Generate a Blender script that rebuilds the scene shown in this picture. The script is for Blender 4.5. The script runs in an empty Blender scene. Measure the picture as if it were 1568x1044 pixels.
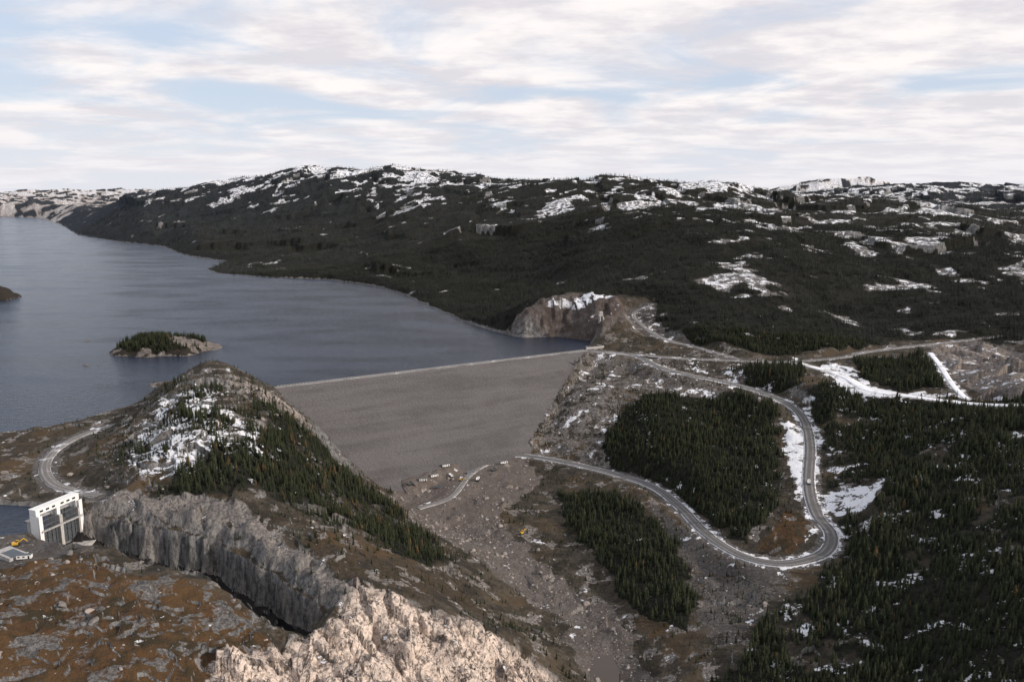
import bpy, math, numpy as np, random
from mathutils import Vector
from mathutils.geometry import tessellate_polygon
rng=np.random.default_rng(7); random.seed(7)
scene=bpy.context.scene
def P3(s): return [tuple(float(v) for v in q.split(',')) for q in s.split()]
# ------------------------------------------------------------------ survey data (metres, lake level = 0)
CTRL=P3("""-251,349,10 -310,468,10 -282,398,14 -203,381,5 -184,421,1 -142,405,-10 -284,498,8 -247,474,6 -200,463,2
-167,448,-4 -137,429,-10 -114,442,-18 -104,476,-8 -78,469,-18 -36,474,-35 7,496,-60 39,492,-85 -102,393,-20
-69,408,-30 -34,438,-50 7,467,-70 -134,381,-12 -190,355,6 -368,935,45 -370,812,38 -425,880,4 -428,830,4 -415,770,7 -440,930,5 -400,720,9 -356,705,15 -269,644,35 -292,752,40
-224,675,25 -249,844,15 -296,906,22 -182,690,-5 -189,797,-22 -120,747,-60 -132,642,-35 -165,562,5 -121,517,-5
-93,569,-30 -45,607,-60 -17,572,-70 -40,536,-50 -51,691,-76 9,627,-88 38,553,-92 -331,582,10 -298,571,9 -262,559,8
-210,549,3 -157,512,-5 -112,474,-14 -304,596,18 -244,576,15 -200,563,10 -476,809,3 -490,722,3 -405,633,4 -416,606,3
-396,689,8 -385,701,10 -369,628,6 -344,494,6 -337,496,5 -312,485,6 -94,797,-88 -41,721,-90 51,584,-94 68,507,-97
-16,775,-86 40,675,-88 85,568,-90 98,494,-88 126,519,-82 25,801,-82 -146,864,-88 79,778,-80 99,672,-80 114,586,-78
14,976,-82 62,1092,-43 96,1182,-15 125,1225,2 179,965,-35 254,936,-35 222,809,-48 229,711,-52 163,872,-55 99,993,-52
70,936,-77 106,1071,-28 156,1108,-18 193,1048,-22 239,1057,-15 140,980,-48 423,961,0 369,828,-25 320,709,-38
304,631,-42 443,836,-5 374,696,-20 442,712,0 522,775,20 336,569,-30 396,573,-5 317,448,-15 258,460,-45 205,484,-60
237,568,-57 178,539,-68 169,596,-72 157,467,-70 402,442,10 599,685,40 607,1000,25 651,1160,25 610,914,28 553,1059,12
539,880,9 496,1186,25 374,1213,20 285,1277,30 260,1442,45 221,1420,30 226,1337,20 250,1257,12 75,1350,4 541,1130,16
312,1060,-2 362,1024,2 -3478,6300,48 -2857,6000,202 -2164,5500,294 -1639,5000,345 -1299,4800,368 -984,4600,374
-692,4400,358 -467,4300,335 -218,4200,322 52,4000,309 266,3800,291 415,3500,312 579,3300,298 717,3200,289 820,3000,267
888,2900,226 1063,2800,214 1203,2700,196 1260,2500,168 1352,2300,138 1419,2200,122 1659,2200,113 -703,3000,41
-883,3800,141 -1228,3900,107 -1706,4300,93 -1581,3600,59 -266,2400,42 -330,3000,139 25,1900,21 30,2300,89 39,3000,187
247,1800,93 340,2500,177 461,2200,190 400,1900,147 431,1500,81 431,1650,106 510,1550,82 270,1500,68 510,1400,57
134,1380,62 18,1370,40 76,1380,52 190,1370,65 -5,1450,26 582,1400,33 752,1350,52 915,1400,68 851,2000,109
1099,2000,109 1098,2600,174 661,2200,149 816,1650,78 1083,1600,83 2220,5000,281 2814,5200,308 3314,5200,291
4084,5200,291 2337,4300,197 2563,4000,168
0,200,-60 -200,150,20 250,150,-20 -120,930,-85 -60,900,-88 0,960,-85 -60,1000,-80 -20,930,-87 -301,970,3 -320,980,5
-260,940,-20 -180,840,-60 -150,800,-75 -90,800,-88 121,1235,3 -3000,7800,150 -600,6500,180 1500,6000,150 900,4000,170""")
ROADS={
'access_road':(9,P3("119,1210,3 148,1197,3.2 176,1184,3.4 249,1150,4 329,1122,6 389,1104,8 478,1117,12 528,1145,15 650,1175,22 760,1190,30")),
'haul_road':(13,P3("148,1199,3 190,1174,2 214,1114,-2 253,1077,-6 293,1055,-10 332,1020,-15 353,979,-20 356,930,-25 334,847,-31 297,749,-40 282,689,-46 282,655,-50 270,629,-53 249,614,-55 220,610,-57 195,633,-60 179,686,-64 171,760,-69 155,823,-72 119,875,-76 69,922,-79 13,958,-82 -20,956,-84")),
'toe_road':(8,P3("-20,949,-84 -50,902,-86 -68,832,-87 -101,801,-88")),
'spillway_road':(10,P3("-409,814,5 -434,782,4 -438,729,4 -422,679,4 -391,636,4 -358,613,5 -329,596,8")),
'snowy_track':(12,P3("407,1090,9 441,1026,6 443,952,5 480,912,7 521,875,9 560,830,18 620,800,26")),
'mound_track':(7,P3("596,1101,22 574,1032,18 545,947,12 532,895,9")),
'intake_track':(8,P3("260,1442,45 221,1420,30 226,1337,20 250,1257,12 285,1222,8 334,1128,6")),
}
SH=P3("""134,1309,0 75,1352,0 18,1340,0 -5,1365,0 -66,1455,0 -109,1549,0 -219,1822,0 -308,2010,0 -379,2127,0 -537,2275,0
-704,2329,0 -928,2465,0 -1002,2595,0 -1053,2900,0 -1284,3146,0 -1381,3285,0 -1646,3738,0 -2038,4097,0 -2591,4745,0
-3679,6482,0 -4763,8033,0 -5602,8728,0 -7745,8728,0 -9040,6500,0 -5040,2900,0 -1253,961,0 -606,751,0 -534,791,0 -503,807,0
-479,826,0 -474,844,0 -449,899,0 -450,961,0 -478,1008,0 -430,1040,0 -370,1010,0 -318,988,0 -301,970,0 119,1212,0""")
PO=P3("-644,560,0 -544,600,0 -408,597,0 -380,593,0 -364,580,0 -347,578,0 -347,541,0 -369,532,0 -465,507,0 -644,470,0")
CH=P3("-352,578,0 -331,582,0 -298,571,0 -262,559,0 -210,549,0 -157,512,0 -112,474,0 -114,444,0 -137,433,0 -170,454,0 -205,474,0 -250,489,0 -285,507,0 -316,516,0 -352,527,0")
PL={}
def pl(n,s): PL[n]=[(float(a.split(',')[0]),float(a.split(',')[1])) for a in s.split()]
pl('yard',"-145,882 -70,963 13,959 35,864 -16,765 -62,742 -108,749")
pl('abut',"89,1223 210,1204 281,1043 335,964 291,1016 156,1035 104,913 38,960 14,977 52,1077")
pl('abut2',"100,1230 300,1160 420,1120 400,1080 330,1000 240,1040 150,1030 80,1120")
pl('fA',"154,1021 201,1041 296,1003 327,951 293,824 256,720 214,659 200,674 181,750 162,823 115,906 106,934")
pl('fB',"41,830 104,817 133,772 148,681 149,602 130,535 112,560 94,605 70,690")
pl('fR',"370,985 420,990 440,940 560,880 620,860 950,850 900,300 250,330 135,470 181,531 240,573 285,625 290,670 345,690 365,715 313,730 322,800 350,880")
pl('fS',"485,1100 590,1110 535,935 475,955 460,1020")
pl('fU',"310,1090 415,1085 375,1000 325,1035")
pl('fH',"-300,850 -265,870 -215,790 -120,747 -40,620 -42,590 -93,569 -150,580 -185,580 -240,570 -275,585 -235,740")
pl('fT',"-400,900 -300,900 -230,800 -180,700 -170,600 -330,600 -380,700 -400,800")
pl('big',"-110,1400 0,1362 60,1400 200,1490 262,1460 250,1300 300,1230 390,1130 500,1150 620,1195 690,1185 720,1080 660,960 620,870 1500,500 20000,6000 20000,20000 -20000,20000 -20000,3000 -1500,1500")
pl('s1',"-375,800 -300,830 -285,750 -225,715 -205,650 -245,625 -255,600 -310,600 -350,680")
pl('s2',"325,920 345,905 325,830 285,715 270,720")
pl('s3',"430,1085 470,1070 460,965 545,905 430,925 415,975")
pl('s4',"305,735 325,730 362,722 350,698 318,672 295,690")
pl('s5',"345,1500 435,1560 525,1480 490,1400 395,1400")
pl('s6',"555,1390 600,1400 590,1300 560,1320")
pl('s7',"368,990 380,975 342,810 330,800")
pl('s8',"155,1095 290,1025 270,1000 193,1052 150,1075")
pl('s9',"280,690 275,650 255,635 262,670")
pl('s10',"60,1392 140,1400 215,1412 200,1375 130,1362 60,1370")
pl('pink',"-104,482 -60,484 -8,494 35,484 60,400 0,350 -160,340 -160,385 -130,425 -112,445")
pl('oran',"-365,462 -281,492 -199,459 -161,443 -133,415 -150,359 -200,230 -400,300")
pl('oran2',"254,704 270,688 258,640 225,625 218,645")
pl('oran3',"-151,564 -93,571 -33,580 -12,549 -63,490 -105,484 -144,517")
pl('rust',"-700,788 -475,796 -447,714 -411,634 -450,617 -700,620")
pl('river',"-108,749 -16,776 28,678 90,568 100,479 110,350 60,350 52,485 40,583 -14,638 -81,700")
pl('dark',"141,783 170,698 190,638 240,603 181,531 141,504 149,602 148,681")
pl('quar',"-45,1385 -22,1352 18,1385 65,1400 140,1412 211,1420 199,1347 153,1286 75,1345")
pl('mound',"624,1153 685,1169 700,1050 647,973 571,853 551,901 560,1000")
pl('gateyard',"-420,500 -350,540 -300,520 -284,498 -330,470 -420,460")
pl('damfoot',"-301,970 119,1212 100,1182 64,1092 16,976 -70,922 -146,862 -230,880")
pl('rim',"-340,600 -298,588 -255,576 -205,566 -150,528 -105,480 -110,470 -157,508 -210,545 -262,555 -331,580")
pl('clr',"195,1440 262,1460 262,1330 290,1240 250,1225 200,1330")
pl('peakrock',"-330,900 -250,880 -215,830 -240,790 -300,830")
ISL=[(-553,1235,80,60,18),(-1290,1860,110,85,34),(-1010,1340,9,5,1.6),(-720,1310,6,4,1.0),(-620,1120,5,4,1.2)]
CL=np.array((-301.,970.));CR=np.array((119.,1212.));cdir=(CR-CL)/np.linalg.norm(CR-CL);LEN=float(np.linalg.norm(CR-CL))
cn=np.array((cdir[1],-cdir[0]))
# ------------------------------------------------------------------ maths helpers
perm=rng.permutation(4096);ang=rng.random(4096)*2*np.pi;GX=np.cos(ang);GY=np.sin(ang)
def gn(x,y,seed=0):
    x=x+seed*37.7;y=y-seed*91.3
    xi=np.floor(x).astype(np.int64);yi=np.floor(y).astype(np.int64);fx=x-xi;fy=y-yi
    u=fx*fx*fx*(fx*(fx*6-15)+10);v=fy*fy*fy*(fy*(fy*6-15)+10)
    def g(a,b):
        h=perm[(a+perm[(b+seed*131)&4095])&4095];return GX[h],GY[h]
    a,b=g(xi,yi);n00=a*fx+b*fy
    a,b=g(xi+1,yi);n10=a*(fx-1)+b*fy
    a,b=g(xi,yi+1);n01=a*fx+b*(fy-1)
    a,b=g(xi+1,yi+1);n11=a*(fx-1)+b*(fy-1)
    return (n00*(1-u)+n10*u)*(1-v)+(n01*(1-u)+n11*u)*v
def fbm(x,y,wl,octv=4,seed=0,gain=.5):
    s=0;a=1.;w=wl
    for o in range(octv):
        s=s+a*gn(x/w,y/w,seed+o);a*=gain;w*=.5
    return s
def blocky(x,y,size,seed):
    x=x/size;y=y/size;xi=np.floor(x).astype(np.int64);yi=np.floor(y).astype(np.int64)
    best=np.full(x.shape,9e9);val=np.zeros(x.shape)
    for i in (-1,0,1):
        for j in (-1,0,1):
            h=perm[(xi+i+perm[(yi+j+seed*57)&4095])&4095];h2=perm[(h+1013)&4095];h3=perm[(h+2027)&4095]
            cx=xi+i+h/4096.;cy=yi+j+h2/4096.
            d=(x-cx)**2+(y-cy)**2;m=d<best
            best=np.where(m,d,best)
            val=np.where(m,(h3/4096.-.5)*1.2+(x-cx)*GX[h]*.8+(y-cy)*GY[h]*.8,val)
    return val
def ss(a,b,x):
    t=np.clip((x-a)/(b-a),0,1);return t*t*(3-2*t)
def sdpoly(x,y,poly):
    P=[(p[0],p[1]) for p in poly];d=np.full(x.shape,1e18);ins=np.zeros(x.shape,bool);n=len(P)
    for i in range(n):
        ax,ay=P[i];bx,by=P[(i+1)%n];ex,ey=bx-ax,by-ay
        wx=x-ax;wy=y-ay;t=np.clip((wx*ex+wy*ey)/(ex*ex+ey*ey),0,1)
        d=np.minimum(d,(wx-t*ex)**2+(wy-t*ey)**2)
        if ay!=by:
            c=((ay>y)!=(by>y))&(x<(bx-ax)*(y-ay)/(by-ay)+ax);ins^=c
    d=np.sqrt(d);return np.where(ins,d,-d)
def poly_local(x,y,poly,margin):
    px=[p[0] for p in poly];py=[p[1] for p in poly]
    out=np.full(x.shape,-margin*1.0)
    s=(x>min(px)-margin)&(x<max(px)+margin)&(y>min(py)-margin)&(y<max(py)+margin)
    if s.any(): out[s]=np.maximum(sdpoly(x[s],y[s],poly),-margin)
    return out
def catmull(pts,step):
    P=np.array(pts,float);P=np.vstack([2*P[0]-P[1],P,2*P[-1]-P[-2]]);out=[]
    for i in range(1,len(P)-2):
        n=max(2,int(np.linalg.norm(P[i+1]-P[i])/step))
        for k in range(n):
            t=k/n
            out.append(.5*((2*P[i])+(-P[i-1]+P[i+1])*t+(2*P[i-1]-5*P[i]+4*P[i+1]-P[i+2])*t*t+(-P[i-1]+3*P[i]-3*P[i+1]+P[i+2])*t**3))
    out.append(P[-2]);return np.array(out)
# ------------------------------------------------------------------ terrain height field
A=np.array(CTRL);la=np.arctan2(A[:,0],A[:,1]);lb=.5*np.log(A[:,0]**2+A[:,1]**2);c2=.02**2;n=len(A)
K=np.sqrt((la[:,None]-la)**2+(lb[:,None]-lb)**2+c2);M=np.zeros((n+1,n+1));M[:n,:n]=-K;M[:n,n]=1;M[n,:n]=1
wts=np.linalg.solve(M,np.append(A[:,2],0))
th=np.radians(np.concatenate([np.linspace(-60,-40.3,45),np.linspace(-40,40,900),np.linspace(40.3,60,45)]))
lr=np.concatenate([np.arange(math.log(230),math.log(1500),.0028),np.arange(math.log(1500),math.log(8000),.005),np.arange(math.log(8000),math.log(65000),.02)])
ct=th[::4];ct=np.append(ct,th[-1]);cl=np.append(lr[::4],lr[-1])
C=np.empty((len(cl),len(ct)))
for i,l in enumerate(cl):
    C[i]=wts[n]-(np.sqrt((ct[:,None]-la)**2+(l-lb)**2+c2)*wts[:n]).sum(1)
C1=np.array([np.interp(th,ct,row) for row in C])
Hh=np.array([np.interp(lr,cl,C1[:,j]) for j in range(len(th))]).T
R_,T_=np.meshgrid(np.exp(lr),th,indexing='ij')
X=R_*np.sin(T_);Y=R_*np.cos(T_);sh=X.shape
X=X.ravel();Y=Y.ravel();R=R_.ravel();H=Hh.ravel().copy()
near=R<1750
# far country
far=120+150*fbm(X,Y,3200,4,3)+60*np.abs(fbm(X,Y,900,3,5))+ss(7500,14000,R)*90
far+=215*np.exp(-(((X-3800)/700)**2+((Y-9300)/900)**2))*(1+.25*fbm(X,Y,500,3,6))+90*np.exp(-(((X-2700)/700)**2+((Y-8800)/500)**2))
wf=ss(5600,7600,R);H=H*(1-wf)+far*wf
# bumps
fr=ss(1250,1800,R)
big1=fbm(X,Y,420,5,11)
H+=fr*(big1*28)*(1-.3*wf)+fr*fbm(X,Y,70,3,17)*4+ss(1600,2600,R)*blocky(X+gn(X/60,Y/60,19)*30,Y,170,18)*18
mid=(1-fr)
H+=mid*(fbm(X,Y,70,4,21)*5.0)
def mem(name,e=5,warp=6,seed=0):
    out=np.zeros(X.shape);idx=np.nonzero(near)[0]
    s=poly_local(WX[idx],WY[idx],PL[name],40)
    out[idx]=ss(-e,e,s);return out
wn1=gn(X/28,Y/28,41)*14+gn(X/9,Y/9,42)*6;wn2=gn(X/28,Y/28,43)*14+gn(X/9,Y/9,44)*6
WX=X+wn1;WY=Y+wn2
m_pink=mem('pink',9)
idx=np.nonzero(m_pink>.01)[0]
xx=X[idx]*.8+Y[idx]*.6;yy=-X[idx]*.6+Y[idx]*.8
xx=xx+gn(X[idx]/12,Y[idx]/12,46)*4
H[idx]+=m_pink[idx]*(blocky(xx,yy/2.6,26,1)*9+blocky(xx,yy/2.2,11,2)*5.5+blocky(xx,yy/1.4,4.5,3)*1.5)
m_top=np.maximum(mem('s1',25),mem('fT',25)*.7)
m_fh=mem('fH',12)
H+=m_top*(blocky(X,Y,26,4)*6.0+blocky(X,Y,9,14)*2.4)+(1-m_top)*m_fh*blocky(X,Y,22,15)*4
rough=mid*ss(-.1,.3,fbm(X,Y,55,2,37))
H+=rough*(blocky(X,Y,13,16)*1.8)
m_pr=mem('peakrock',10);H+=m_pr*blocky(X,Y,20,9)*6
m_rim=mem('rim',6)
H+=m_rim*(blocky(X,Y,16,5)*5)
m_q=mem('quar',10);H+=m_q*(blocky(X,Y/1.6,18,6)*7)
m_mo=mem('mound',12);H+=m_mo*(blocky(X,Y,30,7)*10)
m_riv=mem('river',10);H+=m_riv*(gn(X/7,Y/7,31)*.8)
m_or=mem('oran',8);H+=m_or*(np.abs(gn(X/22,Y/22,33))*4+gn(X/6,Y/6,34)*.6+blocky(X,Y,11,35)*1.3)
m_yd=mem('yard',8);H+=m_yd*ss(.25,.6,gn(X/14,Y/14,36))*3.5
# spillway channel
sdc=np.full(X.shape,-60.);idx=np.nonzero(near)[0];sdc[idx]=poly_local(X[idx]+gn(X[idx]/38,Y[idx]/38,51)*9,Y[idx]+gn(X[idx]/20,Y[idx]/20,52)*4+blocky(X[idx],Y[idx],12,56)*3.5,CH,60)
floor=-16-26*np.clip((X+331)/180,0,1)+blocky(X,Y,9,53)*2.5
wch=.26*ss(-2,8,sdc)+.74*ss(8,12.5,sdc);H=H*(1-wch)+floor*wch
# dam footprint
dd=(X-CL[0])*cn[0]+(Y-CL[1])*cn[1];sa=(X-CL[0])*cdir[0]+(Y-CL[1])*cdir[1]
sf=np.full(X.shape,-30.);sf[idx]=poly_local(X[idx],Y[idx],PL['damfoot'],30)
plane=3.5-np.maximum(dd-5,0)/1.86
H=np.where(sf>0,np.minimum(H,plane-1.5-np.minimum(sf,10)*.3),H)
band=(sf<=0)&(sf>-25)&(dd>4)&(sa>100)
H=np.where(band,np.maximum(H,plane+.5*np.minimum(-sf,8)-.5+gn(X/9,Y/9,54)*2),H)
# lake
sl0=sdpoly(X,Y,SH);sl=sl0+gn(X/55,Y/55,61)*np.where(R<1500,6,6+.003*(R-1500))+gn(X/17,Y/17,62)*2
nd=np.maximum(np.abs(dd),np.maximum(-sa,sa-LEN))
sl=np.where(nd<25,sl0,sl)
sp=np.full(X.shape,-1e6);tmp=poly_local(X[idx],Y[idx],PO,60);sp[idx]=np.where(tmp<=-59.9,-1e6,tmp)
sl=np.maximum(sl,sp)
land=-sl
bank=(land>0)&(nd>30)&(wch<=0)&(sf<0)
lim=.3+land*np.where(R>1500,.6,1.0)+m_q*land*1.2
H=np.where(bank&(land<300),np.minimum(H,lim),H)
H=np.where(bank,np.maximum(H,np.minimum(.12*land+.2,np.where(R>1700,4,1.5)*np.where((land<30)|(R>1700),1,-999))),H)
H=np.where(land<=0,-.4-np.minimum(-land*.45,35),H)
isl=np.zeros(X.shape)
for (cx,cy,rx,ry,hz) in ISL:
    q=np.sqrt(((X-cx)/rx)**2+((Y-cy)/ry)**2)+gn(X/(rx*.45),Y/(rx*.45),71)*.28
    hi=hz*(1-q*q)*np.where(q<1,1,2)+(gn(X/14,Y/14,72)*1.5+blocky(X,Y,16,73)*3*(hz>5))*(q<1)
    hi=np.where(q<1,np.maximum(hi,.2)+ (ss(1,.85,q))*2.5*(hz>5),hi)
    isx=(q<1.6)&(land<0)
    H=np.where(isx,np.maximum(H,hi),H);isl=np.maximum(isl,(q<1.0)*(hz>5)*1.0);isl=np.maximum(isl,(q<1.0)*(hz<5)*.5)
# roads cut / fill
road=np.zeros(X.shape);RS={}
for name,(w,pts) in ROADS.items():
    S=catmull(pts,9);RS[name]=catmull(pts,3)
    bd=np.full(X.shape,1e9);bz=np.zeros(X.shape);hw=w/2
    for i in range(len(S)-1):
        a=S[i];b=S[i+1];L=40+np.hypot(*(b-a)[:2]);mx,my=(a+b)[:2]/2
        s=np.nonzero((np.abs(X-mx)<L)&(np.abs(Y-my)<L))[0]
        if len(s)==0: continue
        ex,ey=b[0]-a[0],b[1]-a[1];t=np.clip(((X[s]-a[0])*ex+(Y[s]-a[1])*ey)/(ex*ex+ey*ey),0,1)
        d=np.hypot(X[s]-a[0]-t*ex,Y[s]-a[1]-t*ey);m=d<bd[s]
        bd[s]=np.where(m,d,bd[s]);bz[s]=np.where(m,a[2]+t*(b[2]-a[2]),bz[s])
    fill=16+np.abs(H-bz)*.6;wr=1-ss(hw+3,hw+3+np.minimum(fill,32),bd)
    keep=(sf>2)|((nd<8)&(dd<0))
    wr=np.where(keep,0,wr)
    H=H*(1-wr)+(bz-.35)*wr
    road=np.maximum(road,1-ss(hw+2,hw+9,bd+gn(X/8,Y/8,55)*3))
# ------------------------------------------------------------------ masks
m={k:mem(k) for k in PL if k not in('damfoot','pink','rim','quar','mound','river','oran','big','s1','fT','fH','peakrock')}
WXb=X+wn1+gn(X/90,Y/90,45)*20;m_big=ss(-6,6,sdpoly(WXb,WY,PL['big']))
knob=fbm(X,Y,230,4,81,.6);knob2=fbm(X,Y,70,3,83,.6);knob3=fbm(X,Y,130,3,85,.6)
alt=ss(60,340,H)
thr=.485-.385*alt-.24*ss(200,900,X)*ss(4200,2500,Y)-.14*ss(3800,4400,R)*ss(1200,1800,X)
kk=np.maximum(knob*.75+knob2*.4+big1*.25,knob3*.7+knob2*.55-.05)
opening=ss(thr,thr+.09,kk)*m_big
opening=np.maximum(opening,np.maximum(m['s5']*ss(-.25,0,knob2+.1),m['s6']))
opening=np.where((R>7800),np.maximum(opening,ss(-.25,.1,knob)),opening)
forest=m_big*(1-opening)
fe={k:mem(k,16) for k in('fA','fB','fR','fS','fU')}
f2=np.maximum.reduce([np.where(m[k]>.5,.62+.38*ss(-.25,.15,fbm(X,Y,38,3,109)),0)*ss(0,.75,fe[k])+.16*fe[k] for k in fe])
f2=f2*(1-.6*ss(.20,.34,fbm(X,Y,60,4,93,.65))*m['fR'])
forest=np.maximum(forest,f2)
forest=np.maximum(forest,m_fh*(.5+.5*ss(-.2,.2,fbm(X,Y,60,3,97))))
forest=np.maximum(forest,m_top*(.34+.35*ss(0,.3,fbm(X,Y,45,3,98))))
forest=np.maximum(forest,(isl>.9)*ss(-.05,.1,fbm(X,Y,40,3,95)+.1-(X+553)/260*(R<1600))*.85)
scrub=mid*(.07+.22*ss(.05,.3,fbm(X,Y,50,3,99)))*(X<480)*(land>6)*(m_or<.3)
forest=np.maximum(forest,scrub*(Y>470))
kill=np.maximum.reduce([road,m_riv,m_pink,m_q,m_mo*.85,m['s2'],m['s3'],m['s4'],m['yard'],m['s8'],m['s9'],m['s7'],wch,m['rust'],m['gateyard'],m_rim*.8,m_pr*.3])
forest*=(1-kill)
forest=np.where((land<4)&(isl<.5),0,forest);forest=np.where(sf>-3,0,forest)
rpatch=mid*ss(.10,.34,fbm(X,Y,24,4,101,.65));spatch=mid*ss(.05,.35,fbm(X,Y,34,4,105,.6))
snow=np.zeros(X.shape)
snow=np.maximum(snow,opening*(.47+.16*alt))
snow=np.maximum(snow,m_top*.40);snow=np.maximum(snow,mem('s1',20)*.62)
snow=np.maximum(snow,np.maximum.reduce([m['s2']*.72,m['s3']*(.66+.22*spatch),m['s4']*.66,m['s7']*.6,m['s8']*.45,m['s9']*.6,m['s10']*.75*(H>44)]))
snow=np.maximum(snow,np.maximum(m['abut'],m['abut2'])*(.20+.30*spatch))
snow=np.maximum(snow,m['clr']*(.3+.2*spatch));snow=np.maximum(snow,m_q*.22);snow=np.maximum(snow,m_mo*.42)
snow=np.maximum(snow,np.maximum(m['dark']*(.15+.22*spatch),m_riv*.17))
snow=np.maximum(snow,m['fR']*(.14+.36*spatch));snow=np.maximum(snow,m['fA']*(.1+.25*spatch))
snow=np.maximum(snow,m_pink*.24);snow=np.maximum(snow,m_rim*.28);snow=np.maximum(snow,rpatch*.28*(m_or<.3));snow=np.maximum(snow,m_or*.17)
snow=np.maximum(snow,road*(.14*(Y<1060)*(X>160)+.37))
snow*=np.where(land<1.5,.3,1)
rock=np.maximum.reduce([opening*.85,m_top*.55,m_q,m_mo,m_rim,m_pink*(.62+.5*ss(-.3,.2,fbm(X,Y,22,3,107))),m_pr*.8,m['abut']*.50,m['abut2']*.35,(isl>0)*.62,m['dark']*.3,rpatch*.6,m_or*ss(.15,.4,fbm(X,Y,16,3,103,.65))*.6,(1-ss(0,1,land/(3+.0035*R)))*.9])
gravel=np.maximum.reduce([m['clr']*.55,m['yard'],m_riv*.85,m['s8'],road*.9,m['gateyard'],m['abut2']*.40,m['dark']*.6])
grass=np.maximum.reduce([m_or*.72,m['oran2']*.7,m['oran3']*.48,m['rust']*.46,m_fh*.25,m_mo*.15,scrub*1.4])
grass*=(1-np.maximum(road,gravel*.5))
pink=np.maximum.reduce([m_pink,m_q*.15,m_mo*.4,m['abut']*.15,m_riv*.25,m['yard']*.45,(isl>0)*.25,ss(6500,8000,R)*.5,m_rim*.14,m_pr*.4,rpatch*.15*(m_or<.3)])
wet_shade=ss(.5,.9,wch)
tone=np.maximum.reduce([m_q*.95,m_mo*.5,(isl>0)*.35])
# ------------------------------------------------------------------ node helper
def mat(name):
    mt=bpy.data.materials.new(name);mt.use_nodes=True;nt=mt.node_tree;return mt,nt,nt.nodes["Principled BSDF"]
class NB:
    def __init__(s,nt): s.nt=nt
    def n(s,t,**k):
        nd=s.nt.nodes.new(t)
        for a,b in k.items(): setattr(nd,a,b)
        return nd
    def put(s,sock,v):
        if isinstance(v,bpy.types.NodeSocket): s.nt.links.new(v,sock)
        else: sock.default_value=v
    def math(s,op,a,b=0.,c=None,clamp=False):
        nd=s.n('ShaderNodeMath',operation=op,use_clamp=clamp);s.put(nd.inputs[0],a);s.put(nd.inputs[1],b)
        if c is not None: s.put(nd.inputs[2],c)
        return nd.outputs[0]
    def mix(s,f,a,b):
        nd=s.n('ShaderNodeMix',data_type='RGBA');s.put(nd.inputs[0],f)
        for i,v in((6,a),(7,b)):
            s.put(nd.inputs[i],v if isinstance(v,bpy.types.NodeSocket) else (*v,1) if len(v)==3 else v)
        return nd.outputs[2]
    def noise(s,vec,scale,detail=4,rough=.55,dist=0):
        nd=s.n('ShaderNodeTexNoise');s.put(nd.inputs['Vector'],vec);nd.inputs['Scale'].default_value=scale;nd.inputs['Detail'].default_value=detail
        nd.inputs['Roughness'].default_value=rough;nd.inputs['Distortion'].default_value=dist;return nd.outputs['Fac']
    def rng(s,v,a,b,c=0.,d=1.,smooth=True):
        nd=s.n('ShaderNodeMapRange',interpolation_type='SMOOTHSTEP' if smooth else 'LINEAR');s.put(nd.inputs[0],v)
        for i,q in enumerate((a,b,c,d)): nd.inputs[i+1].default_value=q
        return nd.outputs[0]
    def scale(s,vec,xyz,rot=(0,0,0)):
        nd=s.n('ShaderNodeMapping');s.put(nd.inputs[0],vec);nd.inputs['Scale'].default_value=xyz;nd.inputs['Rotation'].default_value=rot;return nd.outputs[0]
    def bump(s,h,strength,dist,normal=None):
        nd=s.n('ShaderNodeBump');s.put(nd.inputs['Height'],h);nd.inputs['Strength'].default_value=strength;nd.inputs['Distance'].default_value=dist
        if normal is not None: s.put(nd.inputs['Normal'],normal)
        return nd.outputs[0]
# ------------------------------------------------------------------ ground material
gm,nt,bs=mat('ground_cover');b=NB(nt)
tc=b.n('ShaderNodeTexCoord').outputs['Object'];geo=b.n('ShaderNodeNewGeometry')
a1=b.n('ShaderNodeAttribute',attribute_name='mask_a');a2=b.n('ShaderNodeAttribute',attribute_name='mask_b')
s1=b.n('ShaderNodeSeparateColor');nt.links.new(a1.outputs['Color'],s1.inputs[0]);s2=b.n('ShaderNodeSeparateColor');nt.links.new(a2.outputs['Color'],s2.inputs[0])
F,S_,Rk=s1.outputs;G,Gr,Pk=s2.outputs;WtSh=a1.outputs['Alpha'];Tn=a2.outputs['Alpha']
nz=b.n('ShaderNodeSeparateXYZ');nt.links.new(geo.outputs['True Normal'],nz.inputs[0]);nz=nz.outputs[2]
nL=b.noise(tc,.014,4,.6);nM=b.noise(tc,.07,6,.68);nF=b.noise(tc,.45,4,.75);nV=b.noise(b.scale(tc,(.8,.8,.24)),.35,5,.7)
jit=b.math('MULTIPLY',b.math('SUBTRACT',b.math('ADD',b.math('MULTIPLY',nM,.6),b.math('MULTIPLY',nF,.4)),.5),2.2)
def soft(att): return b.rng(b.math('ADD',att,jit),.40,.60)
base=b.mix(b.rng(nM,.38,.62),(.033,.027,.022),(.088,.072,.055))
base=b.mix(b.rng(nF,.45,.65),base,(.033,.032,.022));base=b.mix(b.rng(nL,.5,.62,0,.6),base,(.09,.062,.036))
gr=b.mix(b.rng(nM,.42,.60),(.090,.048,.022),(.040,.032,.018));gr=b.mix(b.rng(nF,.45,.7,0,.7),gr,(.030,.021,.013))
gr=b.mix(b.rng(nL,.48,.6,0,.6),gr,(.11,.062,.027))
col=b.mix(soft(Gr),base,gr)
rkg=b.mix(b.rng(nF,.32,.68),(.050,.048,.047),(.185,.175,.168))
nC=b.noise(b.scale(tc,(.11,.035,.06),(0,0,.65)),1,3,.6,1.2);crk=b.rng(b.math('ABSOLUTE',b.math('SUBTRACT',nC,.5)),.03,.0,0,.9)
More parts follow.
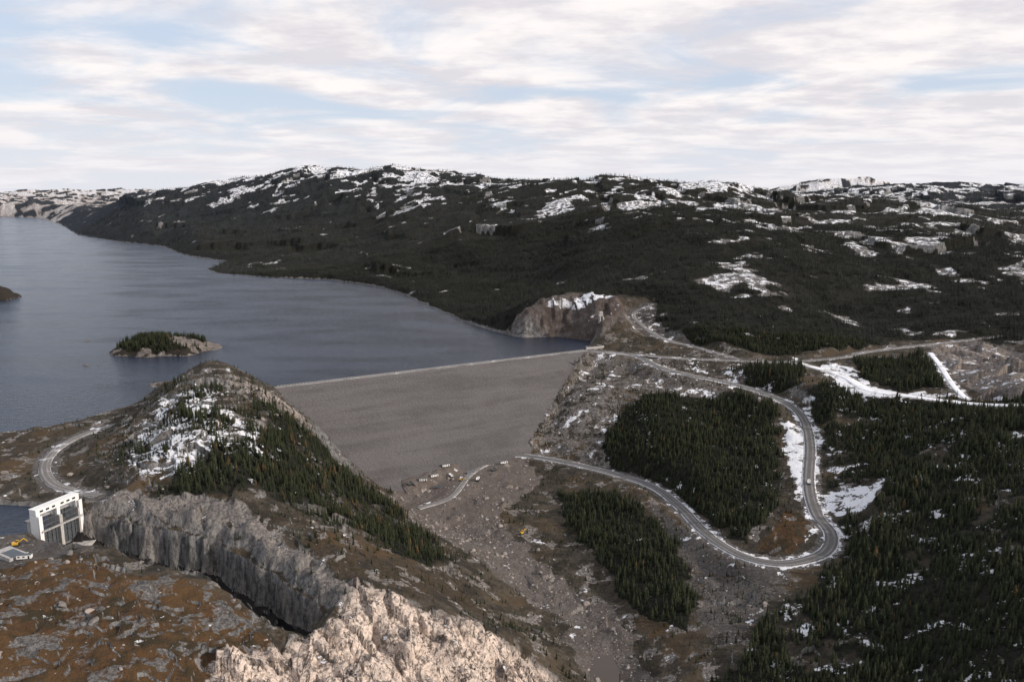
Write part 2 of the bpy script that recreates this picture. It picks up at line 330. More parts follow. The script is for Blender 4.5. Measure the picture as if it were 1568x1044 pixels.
rkp=b.mix(b.rng(nF,.3,.6),(.27,.205,.165),(.72,.60,.51));rkp=b.mix(b.rng(nM,.52,.62,0,.88),rkp,(.115,.09,.075));rkp=b.mix(b.rng(nL,.54,.62,0,.4),rkp,(.27,.23,.20))
rkp=b.mix(crk,rkp,(.05,.04,.033))
rk=b.mix(Pk,rkg,rkp);rk=b.mix(b.rng(nV,.52,.68,0,.6),rk,(.055,.05,.046))
col=b.mix(soft(Rk),col,rk)
gv=b.mix(b.rng(nF,.3,.7),(.05,.046,.044),(.155,.145,.138));gv=b.mix(b.rng(nM,.42,.6,0,.65),gv,(.065,.054,.047))
gv=b.mix(b.math('MULTIPLY',Pk,.9),gv,(.18,.14,.115))
col=b.mix(soft(G),col,gv)
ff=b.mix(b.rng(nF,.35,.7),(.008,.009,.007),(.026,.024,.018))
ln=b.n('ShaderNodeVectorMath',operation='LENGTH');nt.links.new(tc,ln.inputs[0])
ff=b.mix(b.rng(ln.outputs['Value'],2600,6500,0,1),ff,(.024,.029,.036))  # distance haze painted into the forest floor colour, bluer and lighter far away
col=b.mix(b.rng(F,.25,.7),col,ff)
steep=b.rng(nz,.80,.62);stc=b.mix(b.rng(nV,.35,.65),(.062,.061,.063),(.22,.215,.208));stc=b.mix(Pk,stc,rkp)
col=b.mix(b.math('MULTIPLY',steep,b.rng(F,.7,.3)),col,stc)
col=b.mix(b.math('MULTIPLY',Tn,b.rng(nM,.3,.6,.55,1)),col,(.058,.043,.037))
col=b.mix(b.math('MULTIPLY',WtSh,b.rng(nz,.35,.7)),col,(.022,.020,.020))  # channel floor darkened: wet rock, with the channel's deep shade painted in
nS=b.math('ADD',b.math('MULTIPLY',nM,.74),b.math('MULTIPLY',nF,.26))
sn=b.math('ADD',S_,b.math('MULTIPLY',b.math('SUBTRACT',nS,.5),2.8))
sf_=b.math('MULTIPLY',b.rng(sn,.52,.62),b.rng(nz,.60,.78));sf_=b.math('MULTIPLY',sf_,b.rng(S_,.05,.2));sf_=b.math('MULTIPLY',sf_,b.math('SUBTRACT',1.,WtSh))
col=b.mix(sf_,col,(.76,.77,.80))
nt.links.new(col,bs.inputs['Base Color']);bs.inputs['Roughness'].default_value=.92;bs.inputs['Specular IOR Level'].default_value=.15
nt.links.new(b.bump(b.math('ADD',nF,b.math('MULTIPLY',nM,2.)),1.0,1.6),bs.inputs['Normal'])
# ------------------------------------------------------------------ ground mesh
nr,nc=sh
me=bpy.data.meshes.new('ground');nv=nr*nc
ii=np.arange(nv).reshape(nr,nc)
quads=np.stack([ii[:-1,:-1],ii[:-1,1:],ii[1:,1:],ii[1:,:-1]],-1).reshape(-1,4)[:,::-1]
me.vertices.add(nv);me.vertices.foreach_set('co',np.stack([X,Y,H],-1).astype(np.float32).ravel())
nq=len(quads);me.loops.add(nq*4);me.loops.foreach_set('vertex_index',quads.astype(np.int32).ravel())
me.polygons.add(nq);me.polygons.foreach_set('loop_start',np.arange(nq,dtype=np.int32)*4);me.polygons.foreach_set('loop_total',np.full(nq,4,np.int32))
me.update(calc_edges=True);me.polygons.foreach_set('use_smooth',np.ones(nq,bool))
for nm,ch in(('mask_a',(forest,snow,rock,wet_shade)),('mask_b',(gravel,grass,pink,tone))):
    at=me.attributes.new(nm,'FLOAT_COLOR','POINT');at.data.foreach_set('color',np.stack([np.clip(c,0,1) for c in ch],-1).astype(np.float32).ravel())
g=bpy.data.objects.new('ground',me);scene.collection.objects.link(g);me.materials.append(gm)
Hg=H.reshape(sh);Fg=forest.reshape(sh)
RVg=np.maximum.reduce([m_riv*.8,m_pink*.08,m['yard']*.3,m_or*.10,m['abut']*.25,m['abut2']*.10,m['dark']*.15,rpatch*.15,m_top*.12])*(1-road)*(sf<-2)*(land>2);RVg=RVg.reshape(sh);LNg=land.reshape(sh)
def sample(x,y,G):
    t=np.interp(np.arctan2(x,y),th,np.arange(nc));r=np.interp(.5*np.log(x*x+y*y),lr,np.arange(nr))
    i=np.clip(r.astype(int),0,nr-2);j=np.clip(t.astype(int),0,nc-2);u=r-i;v=t-j
    return G[i,j]*(1-u)*(1-v)+G[i+1,j]*u*(1-v)+G[i,j+1]*(1-u)*v+G[i+1,j+1]*u*v
def gz(x,y): return float(sample(np.array([x]),np.array([y]),Hg)[0])
def mesh_obj(name,verts,faces,mt,smooth=False,parent=None):
    m_=bpy.data.meshes.new(name);m_.from_pydata(verts,[],faces);m_.update();o=bpy.data.objects.new(name,m_)
    scene.collection.objects.link(o)
    if mt: m_.materials.append(mt)
    if smooth: m_.polygons.foreach_set('use_smooth',[True]*len(m_.polygons))
    if parent: o.parent=parent
    return o
# ------------------------------------------------------------------ water
wm,nt,bs=mat('lake_water');b=NB(nt);tc=b.n('ShaderNodeTexCoord').outputs['Object']
gust=b.noise(b.scale(tc,(.004,.011,1)),1,4,.6,.4);calm=b.rng(gust,.35,.65)
w1=b.noise(b.scale(tc,(.10,.22,1)),1,5,.6)
nt.links.new(b.mix(calm,(.009,.015,.029),(.017,.026,.047)),bs.inputs['Base Color'])
nt.links.new(b.rng(gust,.3,.7,.10,.26),bs.inputs['Roughness']);bs.inputs['IOR'].default_value=1.33
nt.links.new(b.bump(w1,.9,2.3),bs.inputs['Normal'])
mw,nt,bs=mat('murky_water');bs.inputs['Base Color'].default_value=(.05,.037,.028,1);bs.inputs['Roughness'].default_value=.25
bw,nt,bs=mat('dark_pool_water');bs.inputs['Base Color'].default_value=(.004,.004,.005,1);bs.inputs['Roughness'].default_value=.35;bs.inputs['Specular IOR Level'].default_value=.2
def water(name,poly,off=True):
    P=[np.array(p[:2]) for p in poly];N=len(P);area=sum(P[i][0]*P[(i+1)%N][1]-P[(i+1)%N][0]*P[i][1] for i in range(N));sg=1 if area>0 else -1
    Q=[]
    for i in range(N):
        e1=P[i]-P[i-1];e2=P[(i+1)%N]-P[i];e1=e1/np.linalg.norm(e1);e2=e2/np.linalg.norm(e2)
        t=e1+e2;t=t/max(np.linalg.norm(t),1e-6);nn=np.array((t[1],-t[0]))*sg
        r=np.linalg.norm(P[i]);o=(8+max(0,r-1500)*.006) if off else 0
        if np.allclose(P[i],CL) or np.allclose(P[i],CR): o=0
        Q.append(P[i]+nn*o)
    v=[(q[0],q[1],0.) for q in Q];tri=tessellate_polygon([[Vector(q) for q in v]])
    ob=mesh_obj(name,v,[tuple(t) for t in tri],wm)
    import bmesh
    bm=bmesh.new();bm.from_mesh(ob.data);bmesh.ops.recalc_face_normals(bm,faces=bm.faces)
    if bm.faces and sum(f.normal.z for f in bm.faces)<0: bmesh.ops.reverse_faces(bm,faces=bm.faces)
    bm.to_mesh(ob.data);bm.free();return ob
water('lake_water',SH);water('forebay_water',PO,False)
mesh_obj('river_pool_water',[(46,585,-93.2),(64,585,-93.2),(78,520,-95.2),(72,480,-97),(60,480,-97),(52,520,-95.2)],[(0,5,2,1),(5,4,3,2)],mw)
mesh_obj('channel_water',[(-205,475,-37),(-160,455,-41),(-118,445,-42),(-118,475,-42),(-160,505,-41),(-205,540,-37)],[(0,1,4,5),(1,2,3,4)],bw)
# ------------------------------------------------------------------ dam
dm,nt,bs=mat('rockfill');b=NB(nt);tc=b.n('ShaderNodeTexCoord').outputs['Object']
band=b.noise(b.scale(tc,(.006,.006,.12)),1,5,.65);nF=b.noise(tc,.7,4,.75);nM=b.noise(tc,.03,5,.6)
c=b.mix(b.rng(band,.38,.62),(.086,.078,.078),(.118,.109,.108));c=b.mix(b.rng(nM,.42,.62,0,.4),c,(.13,.12,.12));c=b.mix(b.rng(nF,.35,.55,.5,0),c,(.04,.037,.037));c=b.mix(b.rng(nF,.6,.75,0,.45),c,(.25,.235,.235))
nt.links.new(c,bs.inputs['Base Color']);bs.inputs['Roughness'].default_value=.95;nt.links.new(b.bump(nF,1,1.2),bs.inputs['Normal'])
tanm,nt,bs=mat('tan_riprap');b=NB(nt);tc=b.n('ShaderNodeTexCoord').outputs['Object'];nF=b.noise(tc,.35,4,.75)
nt.links.new(b.mix(b.rng(nF,.35,.65),(.14,.10,.075),(.46,.35,.26)),bs.inputs['Base Color']);bs.inputs['Roughness'].default_value=.95
prof=[(-60,-30),(-30,-13),(-14,-4),(-6,3.5),(6,3.5)]
for k in range(1,111):
    d=6+180*k/110;prof.append((d,3.5-(d-6)/1.86))
ns=300;V=[];sv=np.linspace(-16,LEN+14,ns)
for i,s in enumerate(sv):
    for k,(d,z) in enumerate(prof):
        j=0
        if k>5: j=.12*math.sin(z*.55)+(random.random()-.5)*.6
        q=CL+cdir*s+cn*d;V.append((q[0],q[1],z+j))
np_=len(prof);Fc=[(i*np_+k,i*np_+k+1,(i+1)*np_+k+1,(i+1)*np_+k) for i in range(ns-1) for k in range(np_-1)]
dam=mesh_obj('rockfill_dam',V,Fc,dm);dam.data.materials.append(tanm)
for f in dam.data.polygons:
    if f.index%(np_-1)<3: f.material_index=1
# ------------------------------------------------------------------ roads
def roadmat(name,c0,c1,edge,edge_w,snowy):
    rm,nt,bs=mat(name);b=NB(nt);tc=b.n('ShaderNodeTexCoord').outputs['Object'];uv=b.n('ShaderNodeUVMap').outputs[0]
    s=b.n('ShaderNodeSeparateXYZ');nt.links.new(uv,s.inputs[0]);u=b.math('ABSOLUTE',b.math('SUBTRACT',s.outputs[0],.5))
    nF=b.noise(tc,.5,5,.7);nM=b.noise(tc,.06,4,.6)
    c=b.mix(b.rng(nF,.3,.7),c0,c1)
    tr=b.math('MULTIPLY',b.rng(b.math('ABSOLUTE',b.math('SUBTRACT',u,.2)),.10,.03),b.rng(nM,.35,.6,.3,.8))
    c=b.mix(tr,c,tuple(v*1.7 for v in c1))
    e=b.rng(b.math('ADD',u,b.math('MULTIPLY',b.math('SUBTRACT',nF,.5),.25)),.5-edge_w,.5-edge_w+.04)
    c=b.mix(b.math('MULTIPLY',e,b.rng(nM,.35,.5)),c,edge)
    if snowy>0: c=b.mix(b.rng(nM,.62-snowy*.4,.72-snowy*.4),c,(.75,.76,.79))
    nt.links.new(c,bs.inputs['Base Color']);bs.inputs['Roughness'].default_value=.9;nt.links.new(b.bump(nF,.5,.3),bs.inputs['Normal']);return rm
rmA=roadmat('gravel_road_surface',(.10,.092,.088),(.17,.16,.15),(.42,.41,.41),.07,.05)
rmB=roadmat('haul_road_surface',(.062,.059,.058),(.115,.109,.106),(.60,.60,.62),.10,0)
rmS=roadmat('snowy_road_surface',(.3,.29,.29),(.5,.5,.5),(.75,.76,.79),.2,.6)
RM={'access_road':rmA,'haul_road':rmB,'toe_road':rmA,'spillway_road':rmA,'snowy_track':rmS,'mound_track':rmS,'intake_track':rmA}
def ribbon(name,S,w,mt,dz=0.0):
    N=len(S);tn=np.gradient(S[:,:2],axis=0);tn/=np.linalg.norm(tn,axis=1)[:,None];nn=np.stack([-tn[:,1],tn[:,0]],1)
    us=[0,.02,.25,.5,.75,.98,1];zz=[-.8,0,.05,.12,.05,0,-.8];V=[]
    for i in range(N):
        for u,z in zip(us,zz):
            q=S[i,:2]+nn[i]*(u-.5)*w;V.append((q[0],q[1],S[i,2]+z+dz))
    k=len(us);F_=[(i*k+j,i*k+j+1,(i+1)*k+j+1,(i+1)*k+j) for i in range(N-1) for j in range(k-1)]
    o=mesh_obj(name,V,F_,mt);uvl=o.data.uv_layers.new(name='UVMap')
    vi=np.zeros(len(o.data.loops),np.int32);o.data.loops.foreach_get('vertex_index',vi)
    uvs=np.stack([np.array(us)[vi%k],(vi//k)*3./w],-1);uvl.data.foreach_set('uv',uvs.astype(np.float32).ravel())
    o.data.polygons.foreach_set('use_smooth',[True]*len(o.data.polygons));return o
for k_,(w,pts) in ROADS.items(): ribbon(k_,RS[k_],w,RM[k_],{'haul_road':.03,'toe_road':.06,'snowy_track':.09,'mound_track':.12,'intake_track':.15}.get(k_,0))
cs=np.array([[*(CL+cdir*s),3.75] for s in np.arange(-10,LEN+1,6)]);ribbon('dam_crest_road',cs,8,rmA)
def simple(name,colr,rough=.6,metal=0,var=.25,sc=.6):
    mt,nt,bs=mat(name);b=NB(nt);tc=b.n('ShaderNodeTexCoord').outputs['Object'];nF=b.noise(tc,sc,4,.7)
    nt.links.new(b.mix(b.rng(nF,.3,.7),tuple(v*(1-var) for v in colr),tuple(min(1,v*(1+var)) for v in colr)),bs.inputs['Base Color'])
    bs.inputs['Roughness'].default_value=rough;bs.inputs['Metallic'].default_value=metal;return mt
conc=simple('concrete',(.36,.345,.33),.85);white=simple('white_cladding',(.74,.73,.71),.5,0,.08);steel=simple('grey_steel',(.10,.11,.12),.5,.4)
dark=simple('dark_rubber',(.02,.02,.02),.8);yel=simple('yellow_paint',(.55,.32,.03),.45,0,.12);org=simple('orange_paint',(.45,.13,.03),.45,0,.12);glass=simple('dark_glass',(.02,.025,.03),.1)
barkm=simple('bark',(.07,.055,.045),.9)
def boxes(name,L,mt,parent=None,loc=(0,0,0),rz=0,bev=0.0):
    V=[];F_=[]
    for q in L:
        cx,cy,cz,sx,sy,sz=q[:6];pt=q[6] if len(q)>6 else 0;o=len(V);c,s=math.cos(pt),math.sin(pt)
        for a in(-.5,.5):
            for b_ in(-.5,.5):
                for d in(-.5,.5):
                    x,z=a*sx,d*sz;V.append((cx+x*c-z*s,cy+b_*sy,cz+x*s+z*c))
        F_+=[tuple(o+i for i in f) for f in((0,1,3,2),(4,6,7,5),(0,4,5,1),(2,3,7,6),(0,2,6,4),(1,5,7,3))]
    ob=mesh_obj(name,V,F_,mt);ob.location=loc;ob.rotation_euler[2]=rz
    if parent: ob.parent=parent
    if bev:
        md=ob.modifiers.new('bevel','BEVEL');md.width=bev;md.segments=2
    return ob
def empty(name,loc,rz=0):
    e=bpy.data.objects.new(name,None);e.location=loc;e.rotation_euler[2]=rz;scene.collection.objects.link(e);return e
boxes('crest_barrier',[(s,4.6,.3,2.6,.35,.7) for s in np.arange(6,LEN-4,4.0)],conc,None,(CL[0],CL[1],3.6),math.atan2(cdir[1],cdir[0]))
# ------------------------------------------------------------------ spillway gate structure (local x = along flow, y = across)
e=empty('spillway_gate_structure',(-341,555,-.5),math.radians(-21));e.scale=(1,.9,1.17)
boxes('piers',[(-1,-18,-4,13,3.4,26),(-1,0,-4,13,2.8,26),(-1,18,-4,13,3.4,26)],conc,e,bev=.15)
tw=[]
for y in(-18,0,18): tw+=[(-2.2,y,11.5,1.8,3.0,5),(2.6,y,11.5,1.8,3.0,5)]
boxes('tower_columns',tw,white,e,bev=.1)
boxes('hoist_house',[(0.2,0,15.6,6.6,40,3.4),(0.2,0,17.45,7.2,40.8,.3)],white,e,bev=.1)
boxes('end_walls',[(1,-19.95,-1,8,.5,29),(5.8,-18.6,-1,.6,3.1,29),(5.8,18.6,2,.6,3.1,24)],white,e)
boxes('gate_leaves',[(2,-9,-5,.8,15,13),(2,9,-5,.8,15,13)],steel,e)
rb=[]
for yc in(-9,9):
    for z in(-10,-7,-4,-1,1): rb.append((2.7,yc,z,.6,14.8,.5))
    for y in(-5.5,-2,2,5.5): rb.append((3.1,yc+y,-5,.4,.5,12.6))
    rb+=[(4.6,yc,6,.5,15,.5),(4.6,yc,9.5,.5,15,.5),(4.6,yc-4,7.8,.4,.4,9),(4.6,yc+4,7.8,.4,.4,9)]
boxes('gate_ribs_and_bracing',rb,steel,e)
boxes('spillway_sill',[(6,0,-15,24,40,5)],conc,e,bev=.3)
boxes('bridge_deck',[(-5.6,0,9.4,4,42,.7),(6.8,0,3.5,2,38,.6)],conc,e,bev=.05)
boxes('hoist_windows',[(3.56,y,15.7,.1,3,1.2) for y in(-15,-9.5,-4,4,9.5,15)],glass,e)
boxes('handrail',[(7.7,0,4.8,.1,38,.1)]+[(7.7,y,4.3,.1,.1,1.0) for y in range(-18,19,2)],steel,e)
e2=empty('concrete_platform',(-340,498,gz(-340,498)),math.radians(-30))
boxes('slab',[(0,0,.6,24,13,2.0)],conc,e2,bev=.15);boxes('wall',[(0,-6,2.2,24,.5,1.4),(11.6,0,2.2,.5,12,1.4)],conc,e2)
boxes('grating',[(2,1,1.65,14,8,.12)],steel,e2)
def excavator(x,y,rz,paint,s=1.0):
    e=empty('excavator',(x,y,gz(x,y)+.1),rz)
    boxes('tracks',[(0,-1.3,.5,4.4,.7,.9),(0,1.3,.5,4.4,.7,.9)],dark,e,bev=.2)
    boxes('body',[(-.6,0,1.7,3.4,2.7,1.2),(-1.6,0,2.4,1.4,2.6,.7)],paint,e,bev=.15)
    boxes('cab',[(.7,.8,2.4,1.5,1.1,1.7)],glass,e,bev=.08);boxes('cab_roof',[(.7,.8,3.32,1.6,1.2,.12)],paint,e)
    boxes('boom',[(2.6,-.2,3.3,4.2,.45,.55,math.radians(32)),(5.4,-.2,3.4,3.2,.4,.45,math.radians(-48))],paint,e,bev=.05)
    boxes('bucket',[(6.6,-.2,1.7,1.1,1.2,1.0,math.radians(20))],steel,e,bev=.1)
    e.scale=(s,s,s);return e
def dump_truck(x,y,rz,paint):
    e=empty('dump_truck',(x,y,gz(x,y)+.05),rz)
    boxes('wheels',[(a,b_,.8,1.6,.7,1.6) for a in(-2.6,-1,2.6) for b_ in(-1.3,1.3)],dark,e,bev=.4)
    boxes('chassis',[(0,0,1.4,8,1.4,.5)],steel,e);boxes('bed',[(-1.5,0,2.3,5,2.8,.3,math.radians(4)),(-1.5,1.4,2.9,5,.2,1.3),(-1.5,-1.4,2.9,5,.2,1.3),(1,0,3.1,.2,2.8,1.7)],paint,e)
    boxes('cab',[(2.8,0,2.5,2,2.5,1.9)],paint,e,bev=.15);boxes('windscreen',[(3.84,0,2.9,.06,2.1,.9)],glass,e);return e
def trailer(x,y,rz):
    e=empty('site_trailer',(x,y,gz(x,y)+.05),rz)
    boxes('body',[(0,0,1.9,9,3,2.6)],white,e,bev=.08);boxes('roof',[(0,0,3.26,9.3,3.3,.12)],steel,e);boxes('windows_and_door',[(-3,-1.52,2.1,1.4,.06,.9),(0,-1.52,2.1,1.4,.06,.9),(3,-1.52,1.6,1,.06,2)],glass,e);boxes('wheels',[(-1,0,.35,.9,2.6,.7),(1,0,.35,.9,2.6,.7)],dark,e);return e
excavator(-347,516,.4,yel,1.1);excavator(-134,885,1.2,org,1.1);excavator(-112,905,2.5,org,1);excavator(-60,880,-.4,yel,1)
dump_truck(-99,922,.3,org);dump_truck(-73,893,2.1,white);dump_truck(-40,880,1.4,white);dump_truck(297,749,1.2,white);dump_truck(-118,868,.8,steel);dump_truck(-22,912,.8,steel)
trailer(-92,888,.5);trailer(-80,910,.4);trailer(-325,490,.2);trailer(236,1330,.9);trailer(-124,893,.9);trailer(-104,877,.1);trailer(-10,930,.4)
def pipe_rack(x,y,rz):
    e=empty('pipe_stack',(x,y,gz(x,y)+.1),rz)
    boxes('pipes',[(0,a*.9,.4+h*.8,11,.7,.7) for h in range(3) for a in range(-2+h,3-h)],steel,e,bev=.3);boxes('sleepers',[(-4,0,.02,.4,5,.3),(4,0,.02,.4,5,.3)],barkm,e)
pipe_rack(-85,870,.2);pipe_rack(-110,915,1.0);pipe_rack(-50,905,.5)
excavator(10,735,.8,yel,1)
e=empty('power_intake_structure',(150,1318,gz(150,1312)),math.radians(20));e.scale=(.75,.75,.75)
boxes('tower',[(0,0,6,9,3,22),(-3.4,-4,3,2,6,16),(3.4,-4,3,2,6,16)],conc,e,bev=.1);boxes('roof_house',[(0,0,19,8,6,4)],conc,e);boxes('gate',[(0,-2,4,5,.5,14)],steel,e)
boxes('abutment_retaining_wall',[(0,0,1.5,34,1.2,7),(-8,7,1.2,1.2,14,6.4),(16,9,1.2,1.2,18,6.4)],conc,None,(132,1228,1.0),.5,.1)
# ------------------------------------------------------------------ instanced plants & rocks
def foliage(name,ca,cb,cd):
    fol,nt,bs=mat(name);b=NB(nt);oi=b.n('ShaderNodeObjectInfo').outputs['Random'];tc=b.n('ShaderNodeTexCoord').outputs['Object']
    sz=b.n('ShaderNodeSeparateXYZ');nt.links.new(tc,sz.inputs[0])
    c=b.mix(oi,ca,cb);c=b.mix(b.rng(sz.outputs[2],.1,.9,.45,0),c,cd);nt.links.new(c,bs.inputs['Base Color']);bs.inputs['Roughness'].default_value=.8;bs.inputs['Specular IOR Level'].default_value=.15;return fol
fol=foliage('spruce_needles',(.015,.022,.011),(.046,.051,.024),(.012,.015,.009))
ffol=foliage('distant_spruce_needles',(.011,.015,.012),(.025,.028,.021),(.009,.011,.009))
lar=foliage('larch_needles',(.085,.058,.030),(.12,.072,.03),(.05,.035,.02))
def conifer(name,seed,R0,levels,nb,mt,gap=0.,trunk=True):
    r=random.Random(seed);V=[];F_=[];MI=[]
    k=4
    if trunk:
        for z,rr in((-.03,.016),(1.0,.001)):
            for i in range(k): V.append((rr*math.cos(6.283*i/k),rr*math.sin(6.283*i/k),z))
        for i in range(k): F_.append((i,(i+1)%k,k+(i+1)%k,k+i));MI.append(1)
    for l in range(levels):
        z=.07+.92*l/levels
        Rl=R0*((1-z)**.75+.05)*r.uniform(.65,1.2)
        for j in range(nb):
            if r.random()<gap: continue
            a=6.283*(j/nb)+l*1.3+r.uniform(-.35,.35);q=Rl*r.uniform(.6,1.15);zz=z+r.uniform(-.02,.02);ca,sa_=math.cos(a),math.sin(a);w=.38*q+.006
            o=len(V)
            V+= [(0,0,zz+.04),(ca*q*.6-sa_*w,sa_*q*.6+ca*w,zz-q*.38),(ca*q,sa_*q,zz-q*.30),(ca*q*.6+sa_*w,sa_*q*.6-ca*w,zz-q*.38)]
            F_+=[(o,o+1,o+2),(o,o+2,o+3)];MI+=[0]*2
    me=bpy.data.meshes.new(name);me.from_pydata(V,[],F_);me.update();me.materials.append(mt);me.materials.append(barkm);me.polygons.foreach_set('material_index',MI)
    return bpy.data.objects.new(name,me)
trees=bpy.data.collections.new('tree_kinds')
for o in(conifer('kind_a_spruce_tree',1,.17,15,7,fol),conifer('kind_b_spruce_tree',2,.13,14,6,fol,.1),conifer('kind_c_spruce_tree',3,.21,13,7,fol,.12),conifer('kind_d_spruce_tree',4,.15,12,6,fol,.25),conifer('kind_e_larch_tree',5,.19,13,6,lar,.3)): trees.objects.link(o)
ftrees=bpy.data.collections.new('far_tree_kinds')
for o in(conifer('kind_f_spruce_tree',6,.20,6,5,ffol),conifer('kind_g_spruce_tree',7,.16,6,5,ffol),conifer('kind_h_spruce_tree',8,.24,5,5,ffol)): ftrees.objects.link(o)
rkm,nt,bs=mat('boulder_rock');b=NB(nt);oi=b.n('ShaderNodeObjectInfo').outputs['Random'];tc=b.n('ShaderNodeTexCoord').outputs['Object'];nn=b.noise(tc,2,4,.7)
nt.links.new(b.mix(b.rng(nn,.3,.7),b.mix(oi,(.09,.083,.078),(.22,.185,.16)),b.mix(oi,(.18,.165,.155),(.40,.34,.30))),bs.inputs['Base Color']);bs.inputs['Roughness'].default_value=.9
import bmesh
rocks=bpy.data.collections.new('rock_kinds')
for s in range(3):
    bm=bmesh.new();bmesh.ops.create_icosphere(bm,subdivisions=2,radius=1);rr=random.Random(s)
    for cut in range(7):
        nrm=Vector((rr.gauss(0,1),rr.gauss(0,1),rr.gauss(0,1))).normalized();dcut=rr.uniform(.45,.8)
        for v in bm.verts:
            q=v.co.dot(nrm)
            if q>dcut: v.co-=nrm*(q-dcut)
    for v in bm.verts: v.co.z*=.65;v.co.x*=1.15
    me=bpy.data.meshes.new('boulder');bm.to_mesh(me);bm.free();me.materials.append(rkm);rocks.objects.link(bpy.data.objects.new('kind_boulder_%d'%s,me))
def scatter(name,pos,scl,rot,kind,coll):
    me=bpy.data.meshes.new(name);N=len(pos);me.vertices.add(N);me.vertices.foreach_set('co',pos.astype(np.float32).ravel())
    a=me.attributes.new('scl','FLOAT_VECTOR','POINT');a.data.foreach_set('vector',scl.astype(np.float32).ravel())
    a=me.attributes.new('rot','FLOAT_VECTOR','POINT');a.data.foreach_set('vector',rot.astype(np.float32).ravel())
    a=me.attributes.new('kind','INT','POINT');a.data.foreach_set('value',kind.astype(np.int32))
    ob=bpy.data.objects.new(name,me);scene.collection.objects.link(ob)
    ng=bpy.data.node_groups.new(name,'GeometryNodeTree');ng.interface.new_socket('Geometry',in_out='INPUT',socket_type='NodeSocketGeometry');ng.interface.new_socket('Geometry',in_out='OUTPUT',socket_type='NodeSocketGeometry')
    N_=ng.nodes;gi=N_.new('NodeGroupInput');go=N_.new('NodeGroupOutput');ip=N_.new('GeometryNodeInstanceOnPoints');ci=N_.new('GeometryNodeCollectionInfo')
    ci.inputs['Collection'].default_value=coll;ci.inputs['Separate Children'].default_value=True;ci.inputs['Reset Children'].default_value=True
    def na(nm,t):
        q=N_.new('GeometryNodeInputNamedAttribute');q.data_type=t;q.inputs['Name'].default_value=nm;return q.outputs['Attribute']
    ip.inputs['Pick Instance'].default_value=True;L=ng.links.new
    mp=N_.new('GeometryNodeMeshToPoints');L(gi.outputs[0],mp.inputs[0]);L(mp.outputs[0],ip.inputs['Points']);L(ci.outputs[0],ip.inputs['Instance'])
    L(na('kind','INT'),ip.inputs['Instance Index']);L(na('scl','FLOAT_VECTOR'),ip.inputs['Scale']);L(na('rot','FLOAT_VECTOR'),ip.inputs['Rotation']);L(ip.outputs[0],go.inputs[0])
    md=ob.modifiers.new('instances','NODES');md.node_group=ng;return ob
def candidates(r0,r1,dens,half=42):
    a=math.radians(half);N=int(a*(r1*r1-r0*r0)*dens);t=rng.uniform(-a,a,N);r=np.sqrt(rng.uniform(r0*r0,r1*r1,N));return r*np.sin(t),r*np.cos(t)
def plant(name,bands,coll,probs,larch):
    PX=[];PY=[];SC=[]
    for r0,r1,dn,s0 in bands:
        x,y=candidates(r0,r1,dn,40);f=sample(x,y,Fg);hh=sample(x,y,Hg);k=(rng.random(len(x))<f)&(sample(x,y,LNg)>2)
        d_=(x-CL[0])*cn[0]+(y-CL[1])*cn[1];s_=(x-CL[0])*cdir[0]+(y-CL[1])*cdir[1]
        k&=~((d_>-40)&(d_<200)&(s_>-8)&(s_<LEN)&(hh<3.5-np.maximum(d_-5,0)/1.86+.8))
        k&=~((np.abs(d_)<60)&(s_>-8)&(s_<LEN-10))
        x,y,f=x[k],y[k],f[k];PX.append(x);PY.append(y);SC.append(s0*rng.uniform(.5,1.25,len(x))*np.where(f<.45,.5,1)*(1+.55*fbm(x,y,60,2,111)))
    if larch:
        a=rng.uniform(0,6.283,1900);q=np.sqrt(rng.random(1900));x=-553+74*q*np.cos(a);y=1235+52*q*np.sin(a);k=(sample(x,y,Hg)>3)&(rng.random(1900)<sample(x,y,Fg));PX.append(x[k]);PY.append(y[k]);SC.append(rng.uniform(6,11,k.sum()))
    x=np.concatenate(PX);y=np.concatenate(PY);s=np.concatenate(SC);z=sample(x,y,Hg);N=len(x)
    kind=rng.choice(len(probs),N,p=probs)
    if larch:
        hillm=(x<0)&(y<950)&(y>480);kind=np.where(hillm&(rng.random(N)<.05),4,kind)
    wd=rng.uniform(.8,1.3,N)
    scatter(name,np.stack([x,y,z-.1],-1),np.stack([s*wd,s*wd,s],-1),np.stack([rng.normal(0,.04,N),rng.normal(0,.04,N),rng.uniform(0,6.28,N)],-1),kind,coll)
plant('conifer_forest',[(300,1300,1/10.,8.8)],trees,[.34,.27,.17,.212,.008],True)
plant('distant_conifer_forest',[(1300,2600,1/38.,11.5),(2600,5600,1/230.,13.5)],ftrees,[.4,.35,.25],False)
x,y=candidates(330,1300,1/16.,38);k=rng.random(len(x))<sample(x,y,RVg);x,y=x[k],y[k];z=sample(x,y,Hg);N=len(x);s=np.minimum(.45*rng.pareto(2.2,N)+.45,3.2)
scatter('boulder_field',np.stack([x,y,z],-1),np.stack([s,s*rng.uniform(.7,1.2,N),s],-1),np.stack([rng.normal(0,.3,N),rng.normal(0,.3,N),rng.uniform(0,6.28,N)],-1),rng.integers(0,3,N),rocks)
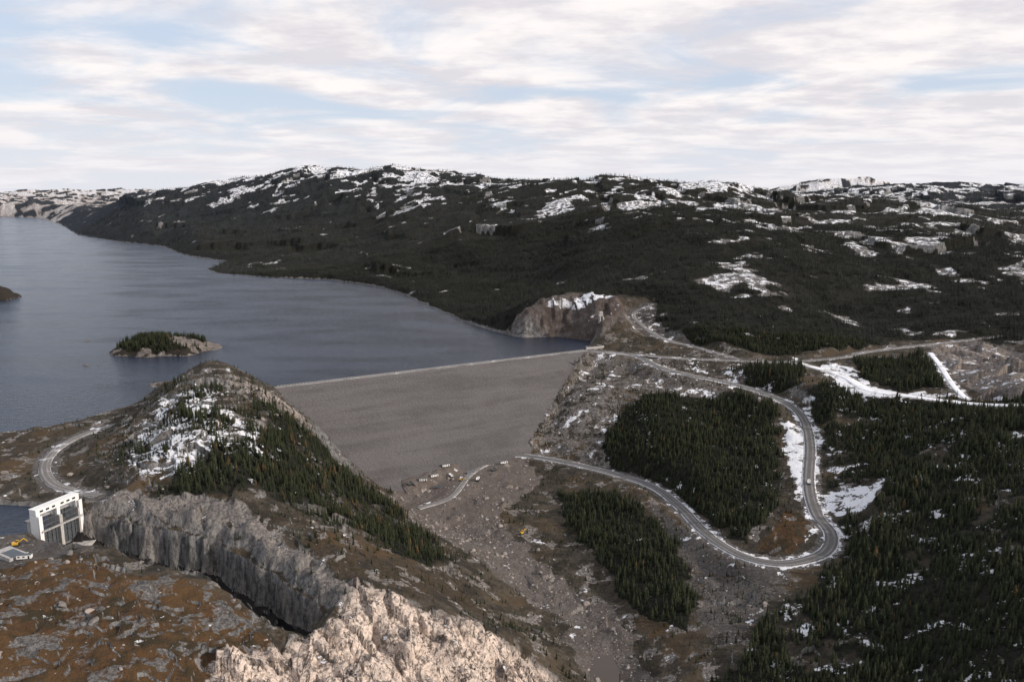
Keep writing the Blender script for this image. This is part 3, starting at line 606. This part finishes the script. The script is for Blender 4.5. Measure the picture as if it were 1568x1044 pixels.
# ------------------------------------------------------------------ light, sky, camera
tos=Vector((.90,-.30,.44)).normalized();el=math.asin(tos.z);az=math.atan2(tos.x,tos.y)
sd=bpy.data.lights.new('sun','SUN');sd.energy=4.0;sd.angle=math.radians(.6);sd.color=(1,.90,.80);so=bpy.data.objects.new('sun',sd);so.rotation_euler=tos.to_track_quat('Z','Y').to_euler();scene.collection.objects.link(so)
w=bpy.data.worlds.new('World');scene.world=w;w.use_nodes=True;nt=w.node_tree;b=NB(nt);bg=nt.nodes['Background'];bg.inputs[1].default_value=.1
sky=b.n('ShaderNodeTexSky',sky_type='NISHITA');sky.sun_disc=False;sky.sun_elevation=el;sky.sun_rotation=az;sky.altitude=200;sky.air_density=1.0;sky.dust_density=1.0
tc=b.n('ShaderNodeTexCoord').outputs['Generated'];sp_=b.n('ShaderNodeSeparateXYZ');nt.links.new(tc,sp_.inputs[0]);dx,dy,dz=sp_.outputs
zc=b.math('ADD',b.math('MAXIMUM',dz,0),.10);cb=b.n('ShaderNodeCombineXYZ');nt.links.new(b.math('DIVIDE',dx,zc),cb.inputs[0]);nt.links.new(b.math('DIVIDE',dy,zc),cb.inputs[1]);pv=cb.outputs[0]
n1=b.noise(b.scale(pv,(.9,.9,1)),1,8,.56,.6);n2=b.noise(b.scale(pv,(.35,.5,1)),1,3,.5,.3);n3=b.noise(b.scale(pv,(1.6,1.9,1)),1,5,.6)
den=b.math('ADD',b.math('MULTIPLY',n1,.6),b.math('MULTIPLY',n2,.5));den=b.math('ADD',den,b.math('MULTIPLY',dx,.10))
cov=b.rng(den,.45,.585,0,.96)
cc=b.mix(b.rng(n3,.38,.62),(7.7,7.4,7.8),(10.4,9.8,9.6))
skyc=b.mix(.74,sky.outputs[0],(6.9,7.8,9.4))
colr=b.mix(cov,skyc,cc);colr=b.mix(b.rng(dz,.12,0,0,.7),colr,(8.4,8.3,8.8))
nt.links.new(colr,bg.inputs[0])
cam=bpy.data.cameras.new('camera');cam.lens=27.71;cam.sensor_width=36;cam.clip_end=150000;cam.clip_start=1
co=bpy.data.objects.new('camera',cam);co.location=(0,0,245);co.rotation_euler=(math.radians(90-10.6),0,0);scene.collection.objects.link(co);scene.camera=co
scene.view_settings.view_transform='Standard';scene.view_settings.look='None';scene.view_settings.exposure=0
